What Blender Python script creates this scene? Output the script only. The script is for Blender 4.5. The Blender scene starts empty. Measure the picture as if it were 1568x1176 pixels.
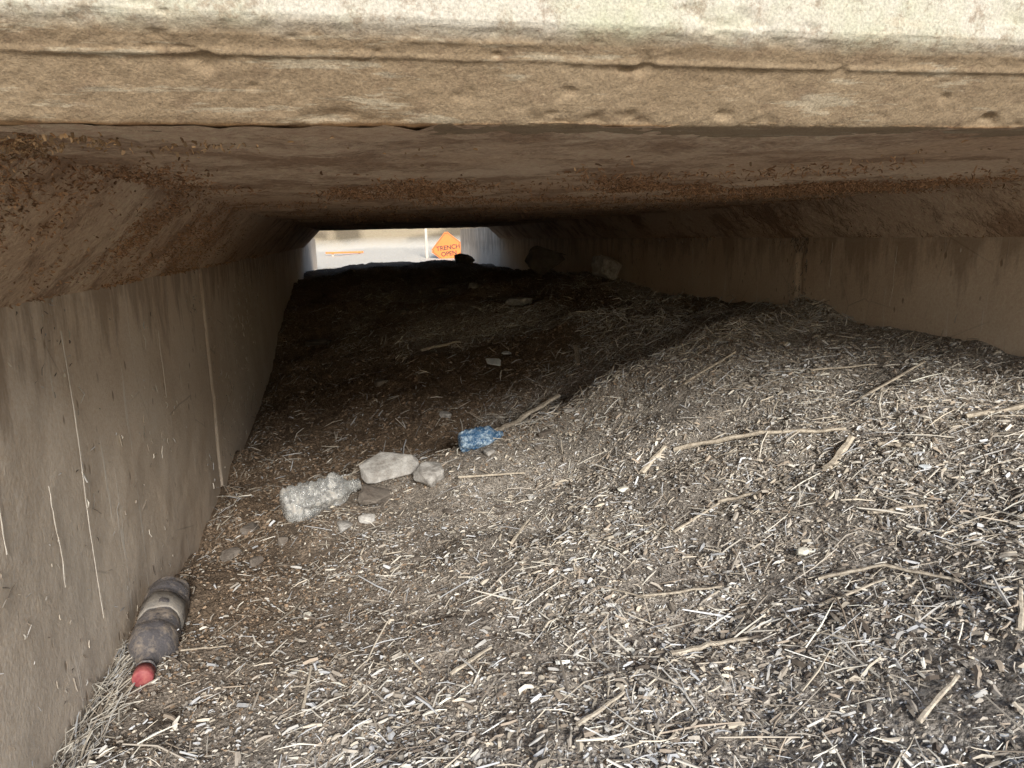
import bpy, bmesh, math, numpy as np
from mathutils import Matrix, Vector, Euler
rng=np.random.default_rng(7)
CZ=0.8
scene=bpy.context.scene
# ---------------------------------------------------------------- noise
def _h(ix,iy,s):
    n=(ix.astype(np.int64)*374761393+iy.astype(np.int64)*668265263+s*1442695041)&0x7fffffff
    n=((n^(n>>13))*1274126177)&0x7fffffff
    return ((n^(n>>16))&0xffff)/65535.0
def vn(x,y,s=0):
    x=np.asarray(x,float);y=np.asarray(y,float)
    ix=np.floor(x);iy=np.floor(y);fx=x-ix;fy=y-iy
    fx=fx*fx*(3-2*fx);fy=fy*fy*(3-2*fy)
    a=_h(ix,iy,s);b=_h(ix+1,iy,s);c=_h(ix,iy+1,s);d=_h(ix+1,iy+1,s)
    return (a*(1-fx)+b*fx)*(1-fy)+(c*(1-fx)+d*fx)*fy-0.5
def fbm(x,y,s=0,o=4):
    r=0;a=1
    for i in range(o):
        r=r+a*vn(x*2**i+17*i,y*2**i-9*i,s+i);a*=.5
    return r
PL=([-.5,.5,1,1.6,2.2,2.9,4.1,4.9,6.2,8,11.3],[-.70,-.72,-.72,-.73,-.78,-.81,-.70,-.52,-.38,-.36,-.42])
PM=([-.5,.5,1,1.6,2.1,2.4,3,4.1,5.5,8,11.3],[-.62,-.60,-.61,-.60,-.57,-.63,-.58,-.49,-.40,-.30,-.42])
PN=([-.5,.5,1,1.6,2.2,2.5,3,4.1,5.5,8,11.3],[-.55,-.43,-.43,-.41,-.36,-.40,-.38,-.37,-.37,-.33,-.42])
PR=([-.5,.5,1,1.8,2.6,3.6,6.8,8,11.3],[-.55,-.36,-.33,-.29,-.31,-.33,-.38,-.36,-.42])
def H(x,y):
    x=np.asarray(x,float);y=np.asarray(y,float)
    yw=y+.25*vn(x*2.2,y*.7,5)
    p=[np.interp(yw,*P) for P in (PL,PM,PN,PR)]
    t=lambda a,b:np.clip((x-a)/(b-a),0,1)
    z=p[0]+(p[1]-p[0])*t(-.45,.5)+(p[2]-p[1])*t(.5,1.2)+(p[3]-p[2])*t(1.2,1.6)
    yl=2.1+.28*t(.5,1.5)+.16*fbm(x*1.7,x*0,41,3)
    q=y-yl;qp=np.clip(q,0,None)
    z=z+np.clip((x+.15)/.3,0,1)*np.where(q<0,.028*np.exp(-(q/.2)**2),.028-.115*(1-np.exp(-qp/.06))*np.exp(-qp/.30))
    amp=np.clip((12-y)/3,0.15,1)
    na=.35+.65*np.clip((y-.8)/.8,0,1)
    z=z+amp*(.07*na*fbm(x*2.0,y*2.0,1,3)+.018*fbm(x*8,y*8,11,3)+.006*fbm(x*40,y*40,21,2))
    l=np.clip((y-2.0)/.5,0,1)*np.clip((9-y)/1.5,0,1)
    z=z+l*(.065*np.abs(fbm(x*3.4,y*2.6,231,3))+.022*np.abs(vn(x*15,y*12,241)))
    g=lambda cx,cy,s,h:h*np.exp(-((x-cx)**2+(y-cy)**2*1.3)/s**2)
    z=z+g(-.08,1.80,.14,.035)+g(-.25,1.5,.10,.025)+g(.05,2.0,.12,.02)+g(.15,1.45,.12,.02)
    z=z+np.clip(y-11.8,0,2.7)*.075+np.clip(y-14.5,0,None)*.30*(1+.3*fbm(x*.1,y*.1,31,3))
    out=np.clip(np.maximum(-x-1.5,x-3),0,4)
    z=z+np.where((y<0.3)|(y>12),out*.12,0)
    return z+CZ
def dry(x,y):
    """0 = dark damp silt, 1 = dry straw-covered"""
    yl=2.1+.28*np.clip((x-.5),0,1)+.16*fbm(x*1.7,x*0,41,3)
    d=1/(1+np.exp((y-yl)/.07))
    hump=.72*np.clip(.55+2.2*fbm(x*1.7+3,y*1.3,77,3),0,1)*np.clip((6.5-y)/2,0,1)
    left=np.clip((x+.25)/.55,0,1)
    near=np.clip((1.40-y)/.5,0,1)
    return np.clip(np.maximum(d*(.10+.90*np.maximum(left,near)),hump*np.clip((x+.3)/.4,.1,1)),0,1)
# ---------------------------------------------------------------- helpers
def link(o,parent=None):
    scene.collection.objects.link(o)
    if parent: o.parent=parent
    return o
def empty(name):
    e=bpy.data.objects.new(name,None); return link(e)
def mesh_np(name,V,F,mats,parent=None,smooth=False,midx=None,col=None):
    V=np.asarray(V,np.float32);F=np.asarray(F,np.int32)
    m=bpy.data.meshes.new(name)
    m.vertices.add(len(V));m.vertices.foreach_set("co",V.ravel())
    k=F.shape[1]
    m.loops.add(F.size);m.loops.foreach_set("vertex_index",F.ravel())
    m.polygons.add(len(F));m.polygons.foreach_set("loop_start",np.arange(0,F.size,k,dtype=np.int32))
    for t in mats:m.materials.append(t)
    if midx is not None:m.polygons.foreach_set("material_index",np.asarray(midx,np.int32))
    m.update(calc_edges=True)
    m.polygons.foreach_set("use_smooth",np.full(len(F),smooth))
    if col is not None:
        a=m.color_attributes.new("Col","FLOAT_COLOR","POINT")
        c=np.ones((len(V),4),np.float32);c[:,:3]=col
        a.data.foreach_set("color",c.ravel())
    m.validate()
    return link(bpy.data.objects.new(name,m),parent)
def grid_faces(nr,nc):
    i=(np.arange(nr-1)[:,None]*nc+np.arange(nc-1)[None])
    return np.stack([i,i+1,i+nc+1,i+nc],-1).reshape(-1,4)
def box(name,lo,hi,mat,parent=None,bev=0.0):
    x0,y0,z0=lo;x1,y1,z1=hi
    bm=bmesh.new()
    bmesh.ops.create_cube(bm,size=1)
    for v in bm.verts:
        v.co=Vector((x0 if v.co.x<0 else x1,y0 if v.co.y<0 else y1,z0 if v.co.z<0 else z1))
    if bev: bmesh.ops.bevel(bm,geom=bm.edges[:],offset=bev,segments=2,affect='EDGES')
    m=bpy.data.meshes.new(name);bm.to_mesh(m);bm.free();m.materials.append(mat)
    return link(bpy.data.objects.new(name,m),parent)
class NT:
    def __init__(s,name):
        s.m=bpy.data.materials.new(name);s.m.use_nodes=True;s.n=s.m.node_tree.nodes;s.l=s.m.node_tree.links
        s.b=s.n["Principled BSDF"];s.tc=s.n.new("ShaderNodeTexCoord")
    def noise(s,scale,detail=4,rough=.6,stretch=None,kind="Fac"):
        t=s.n.new("ShaderNodeTexNoise");t.inputs["Scale"].default_value=scale;t.inputs["Detail"].default_value=detail;t.inputs["Roughness"].default_value=rough
        src=s.tc.outputs["Object"]
        if stretch:
            mp=s.n.new("ShaderNodeMapping");mp.inputs["Scale"].default_value=stretch;s.l.new(src,mp.inputs[0]);src=mp.outputs[0]
        s.l.new(src,t.inputs["Vector"]);return t.outputs[kind]
    def voro(s,scale,feature="F1",out="Distance",stretch=None):
        t=s.n.new("ShaderNodeTexVoronoi");t.feature=feature;t.inputs["Scale"].default_value=scale
        src=s.tc.outputs["Object"]
        if stretch:
            mp=s.n.new("ShaderNodeMapping");mp.inputs["Scale"].default_value=stretch;s.l.new(src,mp.inputs[0]);src=mp.outputs[0]
        s.l.new(src,t.inputs["Vector"]);return t.outputs[out]
    def ramp(s,f,stops):
        r=s.n.new("ShaderNodeValToRGB");e=r.color_ramp.elements
        while len(e)<len(stops): e.new(.5)
        for k,(p,c) in enumerate(stops):
            e[k].position=p;e[k].color=(c,c,c,1) if not isinstance(c,(tuple,list)) else (*c,1)
        s.l.new(f,r.inputs[0]);return r.outputs[0]
    def mix(s,f,a,b,mode="MIX"):
        x=s.n.new("ShaderNodeMix");x.data_type='RGBA';x.blend_type=mode
        for inp,v in ((x.inputs[0],f),(x.inputs[6],a),(x.inputs[7],b)):
            if hasattr(v,"is_linked"): s.l.new(v,inp)
            elif isinstance(v,(int,float)): inp.default_value=v if inp==x.inputs[0] else (v,v,v,1)
            else: inp.default_value=(*v,1)
        return x.outputs[2]
    def math(s,op,a,b=0):
        x=s.n.new("ShaderNodeMath");x.operation=op
        for i,v in enumerate((a,b)):
            if hasattr(v,"is_linked"): s.l.new(v,x.inputs[i])
            else:x.inputs[i].default_value=v
        return x.outputs[0]
    def zcoord(s):
        q=s.n.new("ShaderNodeSeparateXYZ");s.l.new(s.tc.outputs["Object"],q.inputs[0]);return q.outputs[2]
    def bump(s,h,strength,dist,prev=None):
        b=s.n.new("ShaderNodeBump");b.inputs["Strength"].default_value=strength;b.inputs["Distance"].default_value=dist
        s.l.new(h,b.inputs["Height"])
        if prev:s.l.new(prev,b.inputs["Normal"])
        s.l.new(b.outputs[0],s.b.inputs["Normal"]);return b.outputs[0]
    def color(s,c):
        if hasattr(c,"is_linked"): s.l.new(c,s.b.inputs["Base Color"])
        else: s.b.inputs["Base Color"].default_value=(*c,1)
    def rough(s,v): s.b.inputs["Roughness"].default_value=v
# ---------------------------------------------------------------- materials
def wall_mat(name,c1,c2,streak,ztop,stain=(.27,.185,.12)):
    k=NT(name)
    base=k.mix(k.ramp(k.noise(2.2,5,.65),[(.3,0.0),(.7,1.0)]),c1,c2)
    fine=k.noise(160,3,.7)
    base=k.mix(.35,base,k.ramp(fine,[(.3,.3),(.7,.8)]),"OVERLAY")
    st=k.ramp(k.noise(1,4,.55,stretch=(9,30,1.6)),[(.640,0.0),(.655,1.0),(.665,1.0),(.68,0.0)])
    base=k.mix(k.math("MULTIPLY",st,streak),base,(.85,.81,.74))
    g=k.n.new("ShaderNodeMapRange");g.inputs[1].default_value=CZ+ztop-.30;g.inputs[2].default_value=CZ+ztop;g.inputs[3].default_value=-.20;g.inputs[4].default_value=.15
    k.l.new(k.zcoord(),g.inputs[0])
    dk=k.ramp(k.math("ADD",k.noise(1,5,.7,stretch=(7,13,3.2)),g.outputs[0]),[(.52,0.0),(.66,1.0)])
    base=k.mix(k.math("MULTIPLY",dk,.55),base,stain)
    sp=k.ramp(k.voro(26,stretch=(1,1,.5)),[(.08,1.0),(.15,0.0)])
    sp=k.math("MULTIPLY",sp,k.ramp(k.noise(5,3),[(.42,0.0),(.55,1.0)]))
    base=k.mix(k.math("MULTIPLY",sp,.8),base,stain)
    cr=k.ramp(k.voro(2.6,"DISTANCE_TO_EDGE",stretch=(1,1.6,1)),[(.0,1.0),(.006,0.0)])
    cr=k.math("MULTIPLY",cr,k.ramp(k.noise(3.1,2),[(.5,0.0),(.6,1.0)]))
    base=k.mix(k.math("MULTIPLY",cr,.5),base,(.2,.15,.1))
    k.color(base);k.rough(.88)
    h=k.math("ADD",k.noise(22,5,.7),k.math("MULTIPLY",st,.25))
    h=k.math("SUBTRACT",h,k.math("MULTIPLY",sp,.35))
    n=k.bump(h,.35,.006);k.bump(fine,.4,.0015,n)
    return k.m
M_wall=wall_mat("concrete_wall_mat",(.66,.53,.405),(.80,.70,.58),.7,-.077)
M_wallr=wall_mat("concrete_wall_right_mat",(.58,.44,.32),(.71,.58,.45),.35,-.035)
def ceil_mat():
    k=NT("mud_stained_ceiling_mat")
    base=k.mix(k.ramp(k.noise(2.0,5,.62),[(.35,0.0),(.65,1.0)]),(.54,.38,.26),(.72,.56,.42))
    cr=k.ramp(k.noise(5,6,.75),[(.49,0.0),(.60,1.0)])
    base=k.mix(k.math("MULTIPLY",cr,.7),base,(.27,.165,.10))
    fine=k.noise(110,3,.75)
    base=k.mix(.45,base,k.ramp(fine,[(.3,.25),(.7,.85)]),"OVERLAY")
    k.color(base);k.rough(.92)
    n=k.bump(k.math("ADD",k.math("MULTIPLY",cr,.6),k.noise(30,5,.75)),.8,.014);k.bump(fine,.6,.003,n)
    return k.m
M_ceil=ceil_mat()
def head_mat():
    k=NT("weathered_headwall_mat")
    base=k.mix(k.ramp(k.noise(3.5,5,.65),[(.3,0.0),(.7,1.0)]),(.235,.170,.105),(.35,.27,.18))
    grn=k.ramp(k.noise(9,5,.7),[(.45,0.0),(.65,1.0)])
    zz=k.math("ADD",k.zcoord(),k.math("MULTIPLY",k.noise(30,4,.7),.012))
    up=k.ramp(k.math("MULTIPLY",k.math("SUBTRACT",zz,.92),10),[(.24,0.0),(.36,1.0)])
    lit_face=k.mix(grn,(.46,.43,.37),(.39,.385,.29))  # paler upper face: sunlight put into the colour; greenish mottling is stain
    base=k.mix(up,base,lit_face)
    sp=k.ramp(k.noise(38,6,.8),[(.52,0.0),(.62,1.0)])
    base=k.mix(k.math("MULTIPLY",sp,.6),base,(.20,.14,.09))
    pl=k.ramp(k.noise(1,5,.7,stretch=(9,60,60)),[(.56,0.0),(.62,1.0)])
    base=k.mix(k.math("MULTIPLY",pl,.45),base,(.50,.45,.35))
    fine=k.noise(420,3,.7)
    base=k.mix(.45,base,k.ramp(fine,[(.3,.2),(.7,.9)]),"OVERLAY")
    k.color(base);k.rough(.9)
    n=k.bump(k.noise(140,5,.8),.5,.0025);k.bump(fine,.5,.0010,n)
    return k.m
M_head=head_mat()
def ground_mat():
    k=NT("silt_and_straw_ground_mat")
    at=k.n.new("ShaderNodeAttribute");at.attribute_name="Col"
    cell=k.voro(260,out="Color",stretch=(1,1.6,1))
    bw=k.n.new("ShaderNodeRGBToBW");k.l.new(cell,bw.inputs[0])
    c=k.mix(.75,at.outputs["Color"],k.ramp(bw.outputs[0],[(.15,.18),(.85,.85)]),"OVERLAY")
    n1=k.noise(70,5,.8)
    c=k.mix(.6,c,k.ramp(n1,[(.3,.25),(.7,.75)]),"OVERLAY")
    k.color(c);k.rough(.95);k.b.inputs["Specular IOR Level"].default_value=.2
    a=k.bump(k.noise(28,6,.8),.9,.03);b=k.bump(k.voro(160),.8,.006,a);k.bump(n1,.8,.006,b)
    return k.m
M_ground=ground_mat()
def chip_mat():
    k=NT("straw_chip_mat")
    at=k.n.new("ShaderNodeAttribute");at.attribute_name="Col"
    k.color(at.outputs["Color"]);k.rough(.8);k.b.inputs["Specular IOR Level"].default_value=.3
    return k.m
M_chip=chip_mat()
def simple(name,c1,c2,scale=20,rough=.85,bump=.4,bd=.01):
    k=NT(name);k.color(k.mix(k.ramp(k.noise(scale,5,.7),[(.35,0.0),(.65,1.0)]),c1,c2));k.rough(rough)
    if bump:k.bump(k.noise(scale*2.5,5,.75),bump,bd)
    return k.m
M_rock=simple("pale_rubble_mat",(.26,.24,.22),(.56,.55,.53),34,.85,.8,.008)
M_white=simple("white_stone_mat",(.60,.58,.50),(.82,.80,.72),40,.7,.3,.003)
M_dark=simple("dark_rubble_mat",(.11,.09,.075),(.20,.175,.15),15,.9,.6,.01)
M_asph=simple("asphalt_mat",(.045,.045,.045),(.07,.07,.068),60,.9)
M_fill=simple("embankment_soil_mat",(.26,.20,.13),(.42,.34,.22),3,.95,.6,.05)
M_stick=simple("weathered_stick_mat",(.33,.28,.22),(.68,.61,.50),120,.8,.5,.002)
M_post=simple("post_mat",(.50,.45,.38),(.66,.60,.50),8)
M_orange=simple("sign_orange_mat",(.88,.20,.03),(.92,.24,.04),6,.5,0)
M_black=simple("sign_black_mat",(.03,.02,.015),(.06,.04,.03),6,.5,0)
M_red=simple("red_cap_mat",(.24,.035,.05),(.38,.12,.11),60,.65,.3,.001)
M_bluesc=simple("scrap_mat",(.55,.62,.68),(.75,.78,.80),60,.5,.3,.002)
M_drip=simple("lime_drip_mat",(.60,.54,.46),(.78,.73,.65),60,.9,.5,.002)
def plastic(name,tint,dust,amount,trans=.75,rough=.12,lo=.12):
    k=NT(name)
    f=k.ramp(k.noise(38,5,.7),[(.62-amount*.35,0.0),(.75-amount*.2,1.0)])
    f2=k.math("ADD",k.math("MULTIPLY",f,.75),lo)
    k.color(k.mix(f2,tint,dust))
    k.l.new(k.ramp(f,[(0.0,trans),(1.0,0.0)]),k.b.inputs["Transmission Weight"])
    k.l.new(k.ramp(f,[(0.0,rough),(1.0,.85)]),k.b.inputs["Roughness"])
    k.b.inputs["IOR"].default_value=1.4
    k.bump(k.noise(60,4,.7),.6,.005)
    return k.m
M_bot=plastic("dusty_clear_plastic_mat",(.80,.82,.82),(.34,.29,.23),.34,.8,.1,.05)
M_cola=plastic("dusty_dark_bottle_mat",(.13,.13,.15),(.34,.28,.22),.42,.3)
def blue_mat():
    k=NT("blue_label_plastic_mat")
    f=k.ramp(k.noise(60,5,.8),[(.46,0.0),(.54,.4),(.64,1.0)])
    k.color(k.mix(f,(.05,.13,.26),(.50,.64,.76)));k.rough(.18)
    k.bump(k.noise(50,4,.7),1,.014);return k.m
M_blue=blue_mat()
# ---------------------------------------------------------------- ground sheet
def bands(*segs):
    a=[]
    for lo,hi,n in segs:a.append(np.linspace(lo,hi,n,endpoint=False))
    return np.concatenate(a+[[segs[-1][1]]])
gx=np.concatenate([-np.geomspace(150,.62,36),np.linspace(-.52,1.66,360),np.geomspace(1.8,150,36)])
gy=np.concatenate([-np.geomspace(120,.3,30)[:-1]+.0,bands((-.25,.3,25),(.3,2.8,450),(2.8,6,300),(6,12,160),(12,20,50)),np.geomspace(20.5,300,40)])
X,Y=np.meshgrid(gx,gy);Z=H(X,Y)
inside=(X>-.55)&(X<1.7)&(Y>.2)&(Y<12)
D=np.where(inside,dry(X,Y),.8)
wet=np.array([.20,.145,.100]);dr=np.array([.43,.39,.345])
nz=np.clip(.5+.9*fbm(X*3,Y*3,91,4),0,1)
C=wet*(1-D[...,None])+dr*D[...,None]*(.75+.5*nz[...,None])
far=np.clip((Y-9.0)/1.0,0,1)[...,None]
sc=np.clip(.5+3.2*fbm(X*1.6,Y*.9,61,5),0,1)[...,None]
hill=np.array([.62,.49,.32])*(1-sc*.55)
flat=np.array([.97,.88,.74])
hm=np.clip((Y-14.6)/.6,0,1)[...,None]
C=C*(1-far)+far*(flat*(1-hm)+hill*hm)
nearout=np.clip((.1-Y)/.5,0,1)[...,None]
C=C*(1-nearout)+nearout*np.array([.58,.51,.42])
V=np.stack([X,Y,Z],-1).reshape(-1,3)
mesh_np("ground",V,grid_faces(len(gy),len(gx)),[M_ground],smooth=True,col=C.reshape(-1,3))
# ---------------------------------------------------------------- culvert
cul=empty("concrete_box_culvert")
A,B,ZC,HL,HR=-.45,1.6,.09,.167,.125
YE=8.0;YW=10.9;Y0=.62
def sect(pts,n):
    P=[];
    for (a,b),k in zip(zip(pts[:-1],pts[1:]),n):
        for i in range(k):
            t=i/k;P.append((a[0]+(b[0]-a[0])*t,a[1]+(b[1]-a[1])*t))
    P.append(pts[-1]);return np.array(P)
def sweep(name,pts,n,ys,mat_ids,mats,rough=.004,joint=()):
    P=sect(pts,n);T=np.gradient(P,axis=0);T/=np.linalg.norm(T,axis=1)[:,None]
    N=np.stack([T[:,1],-T[:,0]],1)      # inward
    s=np.concatenate([[0],np.cumsum(np.linalg.norm(np.diff(P,axis=0),axis=1))])
    S,YY=np.meshgrid(s,ys)
    ceil=(np.abs(N[:,1])>.3)[None,:]*1.0
    d=rough*(fbm(S*5,YY*4,51,4)+.5*ceil*fbm(S*40,YY*30,71,2))
    d=d+ceil*(.008*np.clip(fbm(S*7,YY*5,351,4),0,1)+.004*np.clip(fbm(S*60,YY*45,361,2),0,1))
    for j in joint: d-=.019*np.exp(-((YY-j-.01*fbm(S*6,S*0,9,3))/.012)**2)
    Xx=P[None,:,0]+N[None,:,0]*d;Zz=P[None,:,1]+N[None,:,1]*d+CZ
    V=np.stack([Xx,YY,Zz],-1).reshape(-1,3)
    F=grid_faces(len(ys),len(s))
    ids=np.concatenate([np.full(k,i) for k,i in zip(n,mat_ids)])
    return mesh_np(name,V,F,mats,cul,True,np.tile(ids,len(ys)-1))
ys=bands((Y0,3,300),(3,YE,200))
sweep("barrel_interior",[(A,-1.3),(A,ZC-HL),(A+HL,ZC),(B-HR,ZC),(B,ZC-HR),(B,-.9)],[110,36,200,26,60],ys,[0,1,1,1,2],[M_wall,M_ceil,M_wallr],.006,(2.44,5.6))
ys2=bands((YE,YW,60))
sweep("outlet_left_wall",[(A,-1.3),(A,.02)],[60],ys2,[0],[M_wall],.004)
sweep("outlet_right_wall",[(B,.10),(B,-.9)],[60],ys2,[0],[M_wall],.004)
T=.2
box("left_wall_core",(A-.025-T,Y0+.015,-.6),(A-.025,YE,CZ+ZC+.25),M_wall,cul)
box("right_wall_core",(B+.025,Y0+.015,-.3),(B+.025+T,YE,CZ+ZC+.25),M_wall,cul)
box("roof_slab",(A-.024,Y0+.03,CZ+ZC+.175),(B+.024,YE,CZ+ZC+.26),M_wall,cul)
box("roof_end_beam",(A-.018,YE-.1,CZ+ZC+.002),(B+.018,YE+.003,CZ+ZC+.174),M_wall,cul,.004)
box("outlet_left_core",(A-.2,YE+.004,-.6),(A-.013,YW,CZ+.015),M_wall,cul,.005)
box("outlet_right_core",(B+.013,YE+.004,-.3),(B+.2,YW,CZ+.095),M_wall,cul,.005)
def drip(xw,sgn,y0,z0,z1,w,seed):
    n=60;t=np.linspace(0,1,n);z=z0+(z1-z0)*t
    y=y0+.008*fbm(t*3+seed,t*0,seed,3)+.006*t
    ww=w*np.clip(-.25+1.0*(.5+1.5*fbm(t*12,t*0,seed+9,3)),0.02,1.1)
    V=np.stack([np.stack([np.full(n,xw+sgn*.0035),y-ww/2,z+CZ],1),np.stack([np.full(n,xw+sgn*.0048),y,z+CZ],1),np.stack([np.full(n,xw+sgn*.0035),y+ww/2,z+CZ],1)],1).reshape(-1,3)
    mesh_np("lime_drip",V,grid_faces(n,3),[M_drip],cul,True)
for i,(y,a,b,w) in enumerate([(1.27,-.13,-.62,.0046),(.985,-.20,-.38,.003),(1.14,-.34,-.50,.0026),(1.85,-.20,-.36,.003)]):
    drip(A,1,y,a,b,w,500+i*7)
for i,(y,a,b,w) in enumerate([(1.95,-.06,-.24,.003),(2.25,-.05,-.2,.003),(3.3,-.08,-.26,.004),(4.4,-.05,-.25,.006)]):
    drip(B,-1,y,a,b,w,700+i*7)
# headwall with chamfered lip
prof=[(.71,.0905),(.635,.0875),(.622,.088),(.617,.092),(.583,.1280),(.580,.1300),(.5765,.1335),(.562,.147),(.5595,.151),(.559,.17),(.559,.30),(.559,.50),(.561,.505),(.88,.505)]
pn=[4,3,3,22,3,4,14,4,12,20,10,2,4]
P=sect(prof,pn);T_=np.gradient(P,axis=0);T_/=np.linalg.norm(T_,axis=1)[:,None]+1e-9
xs=bands((-1.8,-.7,60),(-.7,1.8,1200),(1.8,3.6,60))
s=np.concatenate([[0],np.cumsum(np.linalg.norm(np.diff(P,axis=0),axis=1))])
S,XX=np.meshgrid(s,xs)
d=.0007*fbm(XX*9,S*30,151,4)+.0009*fbm(XX*110,S*150,171,3)
edge=np.exp(-((S-.092)/.008)**2)+.7*np.exp(-((S-.173)/.008)**2)
d-=edge*.0035*np.clip(fbm(XX*22,S*30,191,4)-.1,0,1)*2
wob=.0018*fbm(XX*5,XX*0,217,3)
d+=.0016*np.exp(-((S-.146-wob)/.0026)**2)*np.clip(.6+1.2*fbm(XX*7,XX*0,219,4),0,1)
d-=.0009*np.exp(-((S-.152-wob)/.0018)**2)*np.clip(.2+1.6*fbm(XX*6,XX*0,223,4),0,1)
d+=.0010*np.exp(-((S-.160-wob)/.002)**2)*np.clip(.2+1.6*fbm(XX*4,XX*0,227,4),0,1)
pit=np.clip(fbm(XX*34,S*50,211,3)-.40,0,1);d-=pit*.012
Yv=P[None,:,0]-(T_[None,:,1])*d; Zv=P[None,:,1]+(T_[None,:,0])*d+CZ
mesh_np("headwall",np.stack([XX,Yv,Zv],-1).reshape(-1,3),grid_faces(len(xs),len(s)),[M_head],cul,True)
box("headwall_core",(-1.8,.58,CZ+.17),(3.6,.87,CZ+.49),M_head,cul)
box("headwall_left_leg",(-1.8,Y0+.02,-.3),(A-.03,.83,CZ+.168),M_wall,cul)
box("headwall_right_leg",(B+.03,Y0+.02,-.2),(3.6,.83,CZ+.168),M_wall,cul)
# embankment + road over it
emb=empty("road_embankment")
box("fill_left",(-60,.89,-1),(A-.25,YE-.4,CZ+.43),M_fill,emb)
box("fill_right",(B+.25,.89,-1),(60,YE-.4,CZ+.43),M_fill,emb)
box("fill_top",(A-.245,.89,CZ+.353),(B+.245,YE-.4,CZ+.428),M_fill,emb)
box("road",(-60,1.4,CZ+.434),(60,YE-1.0,CZ+.47),M_asph)
# ---------------------------------------------------------------- slivers
def slivers(name,pos,dirs,L,W,TH,col,mat,parent=None,bend=None):
    n=len(pos)
    dirs=dirs/np.linalg.norm(dirs,axis=1)[:,None]
    up=np.tile([0,0,1.],(n,1))+rng.normal(0,.3,(n,3))
    sd=np.cross(dirs,up);sd/=np.linalg.norm(sd,axis=1)[:,None]+1e-9
    nn=np.cross(sd,dirs)
    bend=np.zeros(n) if bend is None else bend
    V=np.zeros((n,9,3))
    e0=rng.uniform(.35,1,n);e1=rng.uniform(.25,1,n)
    for r,(t,ws) in enumerate(((-.5,e0),(0.0,np.ones(n)),(.5,e1))):
        c=pos+dirs*(L*t)[:,None]+sd*((bend*L)*(1 if r==1 else 0))[:,None]+nn*((np.abs(bend)*L*.5)*(1 if r==1 else 0))[:,None]
        V[:,r*3+0]=c+sd*(W*ws*.5)[:,None]
        V[:,r*3+1]=c-sd*(W*ws*.5)[:,None]
        V[:,r*3+2]=c+nn*(TH*ws)[:,None]
    base=(np.arange(n)*9)[:,None,None]
    q=[]
    for r in (0,3):
        for a,b in ((0,1),(1,2),(2,0)):
            q.append([r+a,r+b,r+b+3,r+a+3])
    q=np.array(q)
    F=(q[None]+base).reshape(-1,4)
    return mesh_np(name,V.reshape(-1,3),F,[mat],parent,False,None,np.repeat(col,9,axis=0))
def slope_dir(x,y,ang,tilt):
    e=.01
    dx=np.cos(ang);dy=np.sin(ang)
    dz=(H(x+dx*e,y+dy*e)-H(x-dx*e,y-dy*e))/(2*e)
    return np.stack([dx,dy,dz+tilt],1)
PAL=np.array([[.58,.52,.43],[.43,.39,.34],[.29,.255,.215],[.76,.72,.64],[.55,.54,.52],[.14,.115,.095],[.37,.31,.25],[.59,.605,.63]])
def scatter(n,yr,Lr,Wr,pal_p,power,bright=1,thr=None,lift=.0015,tilt=.25,bend=.08,xr=(-.44,1.59),tint=None,th=(.25,.6)):
    u=rng.random(n)
    y=yr[0]*(yr[1]/yr[0])**(u**power)
    x=rng.uniform(xr[0],xr[1],n)
    dd=dry(x,y)
    keep=rng.random(n)<(thr[0]+(thr[1]-thr[0])*dd)
    cl=np.clip(.65+1.1*fbm(x*6,y*6,201,3),.2,1);keep&=rng.random(n)<cl
    x=x[keep];y=y[keep];dd=dd[keep];n=len(x)
    L=np.exp(rng.uniform(np.log(Lr[0]),np.log(Lr[1]),n));W=Wr[0]*(Wr[1]/Wr[0])**rng.random(n)
    W=np.minimum(W,L*.8)
    ang=rng.uniform(0,2*np.pi,n)
    d=slope_dir(x,y,ang,rng.normal(0,tilt,n))
    z=H(x,y)+lift+rng.random(n)*lift*2
    c=PAL[rng.choice(len(PAL),n,p=pal_p)]*rng.uniform(.65,1.3,n)[:,None]*bright
    if tint is not None:c=np.array(tint)*rng.uniform(.6,1.35,n)[:,None]
    else:c=c*(.75+.25*dd)[:,None]
    return np.stack([x,y,z],1),d,L,W,W*rng.uniform(*th,n),np.clip(c,.02,.85),rng.normal(0,bend,n)
PP=np.array([.15,.19,.16,.10,.14,.11,.13,.10]);PP/=PP.sum()
PS=np.array([.28,.16,.05,.26,.10,.0,.12,.12]);PS/=PS.sum()
parts=[scatter(220000,(.28,2.7),(.0025,.010),(.0012,.0055),PP,.95,thr=(.10,1)),
       scatter(10000,(.28,2.4),(.010,.026),(.0035,.009),PP,.95,thr=(.05,1),lift=.003,tilt=.25),
       scatter(15000,(.28,2.7),(.012,.040),(.0010,.0030),PS,1.0,thr=(.08,1),lift=.003,tilt=.25,bend=.05),
       scatter(2400,(.28,2.8),(.03,.11),(.0014,.0042),PS,1.0,thr=(.10,1),lift=.006,tilt=.14,bend=.04),
       scatter(130000,(2.1,8.0),(.005,.018),(.0015,.005),PP,1.2,1.0,thr=(.12,1)),
       scatter(26000,(2.1,8.0),(.02,.08),(.0014,.0048),PS,1.2,1.1,thr=(.10,1),lift=.005,tilt=.3,bend=.05),
       scatter(70000,(.7,2.6),(.002,.009),(.002,.008),PP,1,tint=wet*1.2,thr=(1,.1),lift=.000,tilt=.5,th=(.4,.8)),
       scatter(50000,(1.9,7.5),(.003,.016),(.003,.014),PP,1,tint=wet*1.1,thr=(1,.15),lift=.000,tilt=.5,th=(.4,.7)),
       ]
cat=[np.concatenate([p[i] for p in parts]) for i in range(7)]
slivers("straw_and_wood_chip_litter",cat[0],cat[1],cat[2],cat[3],cat[4],cat[5],M_chip,None,cat[6])
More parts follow.
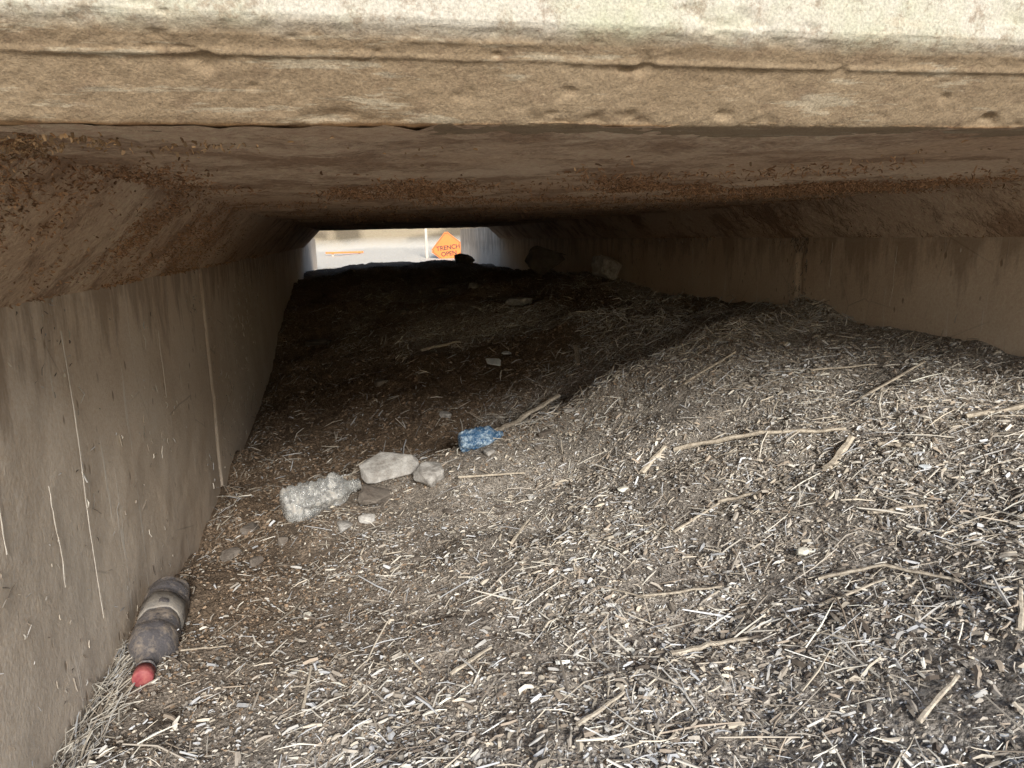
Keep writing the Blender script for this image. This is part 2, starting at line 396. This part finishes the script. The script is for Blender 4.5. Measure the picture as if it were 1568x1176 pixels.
# ---------------------------------------------------------------- mud/straw crust on ceiling and walls
def crust(n,cx,cy,sx,sy,col,L=(.003,.010),hang=.6):
    x=rng.normal(cx,sx,n);y=rng.normal(cy,sy,n)
    y=np.clip(y,Y0+.03,YE-.4);x=np.clip(x,A+.01,B-.01)
    z=np.full(n,ZC)
    z=np.minimum(z,ZC-HL+(x-A));z=np.minimum(z,ZC-HR+(B-x))
    z=z+CZ-.004-rng.random(n)*.007
    keep=rng.random(n)<np.clip(.3+2.2*fbm(x*9,y*5,301,3),.02,1)
    keep&=(y>Y0+.031)
    x=x[keep];y=y[keep];z=z[keep];n=len(x)
    d=rng.normal(0,1,(n,3));d[:,2]*=hang
    Ls=np.exp(rng.uniform(np.log(L[0]),np.log(L[1]),n))
    W=rng.uniform(.0010,.0035,n);W=np.minimum(W,Ls*.7)
    c=np.array(col)*rng.uniform(.4,1.4,n)[:,None]
    return np.stack([x,y,z],1),d,Ls,W,W*.6,c,rng.normal(0,.1,n)
br=(.48,.30,.175);tn=(.60,.42,.25)
cp=[crust(22000,.62,1.4,.36,.17,br,(.003,.012)),crust(9000,.75,1.9,.5,.35,br,(.005,.016)),
    crust(8000,-.33,1.0,.07,.35,br,(.002,.008)),crust(2200,-.20,.72,.06,.03,tn,(.002,.008),1.0),
    crust(5000,-.38,1.6,.05,.5,br),crust(200,1.15,.85,.3,.1,tn,(.003,.012)),
    crust(5000,.6,3.2,.6,.7,br,(.008,.03)),crust(1500,1.5,1.5,.08,.5,br,(.006,.02)),crust(250,.3,.85,.6,.15,tn,(.002,.006))]
cc=[np.concatenate([p[i] for p in cp]) for i in range(7)]
slivers("mud_crust_on_ceiling",cc[0],cc[1],cc[2],cc[3],cc[4],cc[5],M_chip,None,cc[6])
def stuck(n,x,yr,zr,sgn,L=(.004,.03),br_=1):
    y=rng.uniform(*yr,n);z=rng.uniform(*zr,n)
    keep=rng.random(n)<np.clip(.3+2*fbm(y*4,z*7,401,3),.02,1);y=y[keep];z=z[keep];n=len(y)
    d=np.stack([rng.normal(0,.12,n),rng.normal(0,.5,n),rng.normal(0,1,n)],1)
    L=np.exp(rng.uniform(np.log(L[0]),np.log(L[1]),n));W=rng.uniform(.001,.0025,n)
    c=PAL[rng.choice(len(PAL),n)]*rng.uniform(.5,1.1,n)[:,None]*br_
    return np.stack([np.full(n,x)+sgn*.003,y,z+CZ],1),d,L,W,W*.5,c,rng.normal(0,.1,n)
sp=[stuck(1100,A,(.7,4),(-.75,-.08),1),stuck(900,A,(.7,5),(-.2,-.075),1,(.003,.012)),stuck(700,B,(1.2,6),(-.3,-.03),-1),stuck(1400,B,(2.39,2.50),(-.3,-.0),-1,(.004,.02),.5),stuck(500,B,(1.2,4),(-.08,-.03),-1)]
cc=[np.concatenate([p[i] for p in sp]) for i in range(7)]
slivers("dried_grass_on_walls",cc[0],cc[1],cc[2],cc[3],cc[4],cc[5],M_chip,None,cc[6])
n=500
x=A+np.abs(rng.normal(0,.03,n))+.005;y=rng.uniform(.75,1.35,n)
d=slope_dir(x,y,rng.normal(1.2,.7,n),rng.normal(.2,.3,n))
L=rng.uniform(.02,.07,n);W=rng.uniform(.001,.003,n)
slivers("dry_grass_tuft",np.stack([x,y,H(x,y)+rng.random(n)*.015],1),d,L,W,W*.5,PAL[rng.choice(len(PAL),n,p=PS)]*rng.uniform(.45,.85,n)[:,None],M_chip,None,rng.normal(0,.1,n))
# ---------------------------------------------------------------- sticks
def stick(pts,r,name="dry_reed_stick",mat=M_stick,lift=.006):
    pts=[Vector((x,y,float(H(x,y))+lift+dz)) for x,y,dz in pts]
    bm=bmesh.new();rings=[];m=len(pts)
    dense=[]
    for i in range(m-1):
        for k in range(6):dense.append(pts[i].lerp(pts[i+1],k/6))
    dense.append(pts[-1])
    for i,p in enumerate(dense):
        a=dense[max(i-1,0)];b=dense[min(i+1,len(dense)-1)]
        t=(b-a).normalized();s=t.cross(Vector((0,0,1))).normalized();u=s.cross(t)
        rr=r*(1-.35*i/len(dense))*(1+.15*math.sin(i*2.3))
        q=p+s*rng.normal(0,r*.15)+u*rng.normal(0,r*.15)
        rings.append([bm.verts.new(q+(s*math.cos(k*math.pi/3)*1.0+u*math.sin(k*math.pi/3)*.55)*rr) for k in range(6)])
    for i in range(len(rings)-1):
        for k in range(6):bm.faces.new((rings[i][k],rings[i][(k+1)%6],rings[i+1][(k+1)%6],rings[i+1][k]))
    bm.faces.new(rings[0][::-1]);bm.faces.new(rings[-1])
    me=bpy.data.meshes.new(name);bm.to_mesh(me);bm.free();me.materials.append(mat)
    return link(bpy.data.objects.new(name,me))
for pts,r in [([(.76,1.65,0),(.92,1.53,.008),(1.07,1.42,0)],.0105),
    ([(.66,1.62,0),(.74,1.66,.01)],.009),
    ([(.94,1.30,0),(1.04,1.36,.012)],.011),
    ([(1.07,1.31,0),(1.10,1.25,.0)],.009),
    ([(.85,2.78,.02),(.80,2.58,.01)],.010),
    ([(.30,3.42,.02),(.49,3.49,.03)],.012),
    ([(1.27,1.30,0),(1.45,1.22,.01)],.010),
    ([(.38,2.16,.03),(.52,2.28,.045),(.66,2.36,.04)],.014),
    ([(.74,1.38,0),(.83,1.33,0)],.007),
    ([(.72,1.00,0),(.80,.95,.01),(.86,.86,.004)],.0050),
    ([(.68,.94,0),(.78,.92,.008)],.004),
    ([(.43,.93,0),(.50,.93,.004),(.56,.92,0)],.006),
    ([(.11,1.02,0),(.18,1.06,.005)],.0045),
    ([(-.33,1.27,.005),(-.25,1.24,.012)],.0025),
    ([(-.11,1.00,0),(-.10,1.10,.02)],.0025),
    ([(.40,1.18,0),(.46,1.08,.02)],.003),
    ([(.90,1.12,0),(.99,1.08,.0)],.006),
    ([(.45,1.12,0),(.58,1.06,.008)],.004),
    ([(.25,1.9,0),(.42,1.84,.01)],.006),
    ([(.9,1.9,0),(1.1,1.98,.01)],.006),
    ([(.60,1.30,0),(.72,1.34,.01)],.004),
    ([(.82,.72,0),(.9,.80,.006)],.004),
    ([(1.05,.95,0),(1.2,.98,.006)],.005),
    ([(.30,1.45,0),(.36,1.55,.006)],.004),
    ([(1.2,1.75,0),(1.36,1.7,.006)],.005),
    ([(.62,.66,.002),(.70,.69,.006)],.004),
    ([(.25,.82,.002),(.33,.86,.006)],.004),
    ([(1.2,1.55,0),(1.42,1.6,.01)],.005)]:
    stick(pts,r)
# ---------------------------------------------------------------- rocks and rubble
def chunk(name,x,y,size,mat,seed,rot=(0,0,0),lift=.3,npts=16,angular=True):
    r=np.random.default_rng(seed);bm=bmesh.new()
    for p in r.normal(0,1,(npts,3)):
        p=p/np.linalg.norm(p)
        if angular:p=np.sign(p)*np.abs(p)**.6
        bm.verts.new((p[0]*size[0]/2,p[1]*size[1]/2,p[2]*size[2]/2))
    res=bmesh.ops.convex_hull(bm,input=bm.verts[:])
    bmesh.ops.delete(bm,geom=[g for g in res["geom_interior"] if isinstance(g,bmesh.types.BMVert)],context='VERTS')
    bmesh.ops.bevel(bm,geom=bm.edges[:],offset=min(size)*.05,segments=1,affect='EDGES')
    bmesh.ops.triangulate(bm,faces=bm.faces[:])
    bmesh.ops.subdivide_edges(bm,edges=bm.edges[:],cuts=2,use_grid_fill=True)
    for v in bm.verts:
        f=float(fbm(v.co.x*60+seed,v.co.y*60+v.co.z*47,seed,3))
        v.co+=v.co.normalized()*f*min(size)*.12
    me=bpy.data.meshes.new(name);bm.to_mesh(me);bm.free();me.materials.append(mat)
    o=link(bpy.data.objects.new(name,me));o.rotation_euler=rot
    o.location=(x,y,float(H(x,y))+size[2]*lift);return o
chunk("concrete_rubble",.07,2.02,(.17,.11,.030),M_rock,3,(.55,-.1,.1),1.1)
chunk("concrete_rubble",.18,1.93,(.13,.08,.04),M_rock,9,(.5,-.25,.5),.7)
chunk("concrete_rubble",.02,1.90,(.10,.08,.06),M_dark,12,(0,.3,.9),.3)
chunk("rock",1.47,4.2,(.18,.15,.15),M_rock,21,(.2,.1,.4),.7)
chunk("broken_concrete_block",1.33,5.05,(.30,.10,.20),M_dark,31,(.2,.35,.2),.5)
chunk("broken_concrete_block",1.15,7.6,(.22,.16,.14),M_dark,36,(0,0,.2),.35)
chunk("rock",.91,4.05,(.15,.12,.05),M_rock,41,(0,0,.3),.7)
chunk("rock",.62,5.2,(.16,.12,.06),M_dark,43,(0,0,.3),.3)
chunk("rock",-.2,4.3,(.16,.12,.05),M_dark,44,(0,0,.3),.3)
chunk("paper_scrap",.57,3.0,(.09,.07,.02),M_bluesc,51,(.3,.1,.3),.9)
chunk("plastic_scrap",.63,3.06,(.05,.04,.015),M_bluesc,53,(.3,.1,.9),.9)
chunk("pebble",.75,1.09,(.026,.022,.016),M_white,61,(0,0,.3),.6,30,False)
chunk("pebble",.59,1.56,(.03,.02,.015),M_white,63,(0,0,.3),.6)
chunk("pebble",-.12,1.33,(.018,.018,.012),M_white,64,(0,0,.3),.6)
chunk("plastic_scrap",1.08,1.19,(.035,.018,.006),M_bluesc,66,(.1,.1,.3),.9)
for i,(x,y,s) in enumerate([(.95,1.02,.012),(.3,1.3,.014),(1.1,1.7,.018),(.7,.8,.012),(.1,1.5,.02),(-.2,1.75,.03),(.0,1.8,.035),(-.1,1.95,.04),(.2,1.75,.025),(.62,2.1,.03),(.52,2.0,.035),(.48,1.95,.02),(1.0,.9,.01),(.4,.75,.011),(.05,.9,.01),(-.05,1.2,.012),(.55,1.35,.012),(-.25,1.65,.03),(.3,2.6,.04),(.1,3.1,.05),(1.2,3.2,.05),(.8,5,.07),(.3,4.4,.05),(-.3,1.95,.05),(-.05,1.75,.045),(.05,1.72,.03),(-.33,1.8,.04),(.35,1.98,.03)]):
    chunk("clod",x,y,(s*1.3,s,s*.7),[M_rock,M_dark,M_dark][i%3],100+i,(0,0,i),.2)
# ---------------------------------------------------------------- bottles
def lathe(name,prof,mat,crumple,seed,parent,seg=40,squash=1,flat=False):
    bm=bmesh.new();rings=[]
    for z,r in prof:
        rings.append([bm.verts.new((r*math.cos(a*2*math.pi/seg),r*squash*math.sin(a*2*math.pi/seg),z)) for a in range(seg)])
    for i in range(len(rings)-1):
        for k in range(seg):bm.faces.new((rings[i][k],rings[i][(k+1)%seg],rings[i+1][(k+1)%seg],rings[i+1][k]))
    bm.faces.new(rings[0][::-1]);bm.faces.new(rings[-1])
    for v in bm.verts:
        a=math.atan2(v.co.y,v.co.x)
        f=float(fbm(math.cos(a)*1.6+seed+5,v.co.z*22+1.5*math.sin(a),seed,3));g=abs(float(vn(v.co.x*50+seed,v.co.z*40,seed)))
        v.co.x*=1+crumple*f-crumple*.5*g;v.co.y*=1+crumple*f-crumple*.5*g
    for f in bm.faces:f.smooth=not flat
    me=bpy.data.meshes.new(name);bm.to_mesh(me);bm.free();me.materials.append(mat)
    return link(bpy.data.objects.new(name,me),parent)
def bprof(L,r,rib=.035):
    p=[(0,r*.55),(.004,r*.85),(.012,r)]
    for i in range(1,40):
        t=i/40;z=.012+(L*.68-.012)*t
        p.append((z,r*(1-rib*(math.sin(t*32)>0.2))))
    for i in range(1,9):
        t=i/8;p.append((L*.68+L*.22*t,r*(1-.66*(t*t*(3-2*t)))))
    p+=[(L*.915,r*.34),(L*.918,r*.42),(L*.93,r*.42),(L*.933,r*.32),(L,r*.32)]
    return p
def bottle(name,L,r,mat,loc,direction,crumple,seed,cap=None,squash=1,rib=.035,flat=False):
    e=empty(name)
    lathe("body",bprof(L,r,rib),mat,crumple,seed,e,44,squash,flat)
    if cap:
        cp_=[(L*.945,r*.36),(L*.946,r*.40),(L*1.02,r*.40),(L*1.028,r*.35)]
        lathe("cap",cp_,cap,0.0,1,e,36)
    e.location=loc
    e.rotation_euler=Vector(direction).to_track_quat('Z','X').to_euler()
    return e
z0=float(H(-.38,1.35))
b1=bottle("dusty_plastic_bottle",.29,.041,M_cola,(-.395,1.49,z0+.028),(.07,-1,-.03),.15,4,M_red)
lathe("label",[(.075,.0412),(.076,.0425),(.13,.0425),(.131,.0412)],simple("faded_label_mat",(.20,.19,.18),(.30,.27,.235),50,.6),.15,4,b1)
bottle("crushed_plastic_bottle",.21,.050,M_bot,(-.21,1.90,float(H(-.2,1.9))+.036),(1,.35,.12),.42,9,None,.8,.09)
bottle("crushed_blue_bottle",.135,.034,M_blue,(.275,2.05,float(H(.3,2.05))+.030),(1,.15,.06),.45,15,None,.75,.06)
# ---------------------------------------------------------------- trench sign etc
sg=empty("trench_warning_sign")
def diamond(name,s,d,mat,parent):
    bm=bmesh.new();bmesh.ops.create_cube(bm,size=1)
    for v in bm.verts:v.co=Vector((v.co.x*s,v.co.y*d,v.co.z*s))
    ed=[e for e in bm.edges if abs(e.verts[0].co.y-e.verts[1].co.y)>d*.5]
    bmesh.ops.bevel(bm,geom=ed,offset=s*.06,segments=4,affect='EDGES')
    bmesh.ops.rotate(bm,verts=bm.verts[:],matrix=Matrix.Rotation(math.radians(45),3,'Y'))
    me=bpy.data.meshes.new(name);bm.to_mesh(me);bm.free();me.materials.append(mat)
    return link(bpy.data.objects.new(name,me),parent)
S0=.42
diamond("border",S0*.93,.004,M_black,sg).location=(0,-.004,0)
diamond("panel",S0,.006,M_orange,sg)
diamond("inner_panel",S0*.90,.004,M_orange,sg).location=(0,-.0065,0)
def text(body,z,size):
    cu=bpy.data.curves.new("t",'FONT');cu.body=body;cu.size=size;cu.align_x='CENTER';cu.align_y='CENTER';cu.extrude=.001;cu.offset=.002
    t=bpy.data.objects.new("t",cu);scene.collection.objects.link(t)
    dg=bpy.context.evaluated_depsgraph_get();me=bpy.data.meshes.new_from_object(t.evaluated_get(dg))
    bpy.data.objects.remove(t);me.materials.clear();me.materials.append(M_black)
    o=link(bpy.data.objects.new("lettering_"+body.lower(),me),sg)
    o.rotation_euler=(math.radians(90),0,0);o.location=(0,-.011,z)
text("TRENCH",.02,.10);text("OPEN",-.08,.10)
box("stake",(-.02,.006,-.75),(.02,.03,.2),M_post,sg,.002)
sg.location=(1.60,12.3,CZ-.20);sg.rotation_euler=(0,math.radians(-6),math.radians(-6))
box("wooden_post",(1.24,12.45,CZ-.6),(1.28,12.49,CZ+.6),M_post,None,.003)
bb=empty("fallen_barricade_board")
zb=float(H(0,13.5))
box("plank",(-.40,13.5,zb+.03),(.25,13.53,zb+.06),M_orange,bb,.003)
box("foot_left",(-.3,13.54,zb-.03),(-.26,13.58,zb+.065),M_post,bb,.003)
box("foot_right",(.16,13.54,zb-.03),(.20,13.58,zb+.065),M_post,bb,.003)
r=np.random.default_rng(5)
Vs=[];cs=[]
for k in range(700):
    x=r.uniform(-10,14);y=r.uniform(15.5,40);h=r.uniform(.06,.25)
    z=float(H(x,y))
    c=np.array([.38,.30,.17])*r.uniform(.5,1.5)
    m=60
    d=r.normal(0,1,(m,3));d[:,2]=np.abs(d[:,2]);d/=np.linalg.norm(d,axis=1)[:,None]
    p=d*(h*r.uniform(.4,1,(m,1)))+[x,y,z]
    a=r.normal(0,h*.12,(m,3));b=r.normal(0,h*.12,(m,3))
    Vs.append(np.stack([p-a,p+b,p+a,p-b],1).reshape(-1,3));cs.append(np.tile(c,(m*4,1)))
Vs=np.concatenate(Vs);cs=np.concatenate(cs)
mesh_np("hillside_shrubs",Vs,np.arange(len(Vs)).reshape(-1,4),[M_chip],None,False,None,cs)
# ---------------------------------------------------------------- light
to_sun=Vector((.07,-.99,0)).normalized()
el=math.radians(24)
sv=Vector((to_sun.x*math.cos(el),to_sun.y*math.cos(el),math.sin(el)))
sd=bpy.data.lights.new("sun","SUN");sd.energy=5;sd.angle=math.radians(16);sd.color=(1,.955,.88)
so=link(bpy.data.objects.new("sun",sd));so.rotation_euler=sv.to_track_quat('Z','Y').to_euler();so.location=(0,0,20)
w=bpy.data.worlds.new("World");scene.world=w;w.use_nodes=True
nt=w.node_tree;bg=nt.nodes["Background"];sk=nt.nodes.new("ShaderNodeTexSky");sk.sky_type='NISHITA';sk.sun_disc=False
sk.sun_elevation=el;sk.sun_rotation=math.atan2(sv.x,sv.y)
nt.links.new(sk.outputs[0],bg.inputs[0]);bg.inputs[1].default_value=.15
# ---------------------------------------------------------------- camera
yaw,pitch,roll=12.0,11.4,-1.4
R=Matrix.Rotation(math.radians(-yaw),3,'Z')@Matrix.Rotation(math.radians(90-pitch),3,'X')@Matrix.Rotation(math.radians(roll),3,'Z')
c=bpy.data.cameras.new("camera");c.lens=26;c.sensor_width=36;c.clip_start=.02;c.clip_end=800
co=bpy.data.objects.new("camera",c);link(co)
co.matrix_world=Matrix.Translation((0,0,CZ))@R.to_4x4()
scene.camera=co
scene.view_settings.view_transform='Standard';scene.view_settings.look='None';scene.view_settings.exposure=0
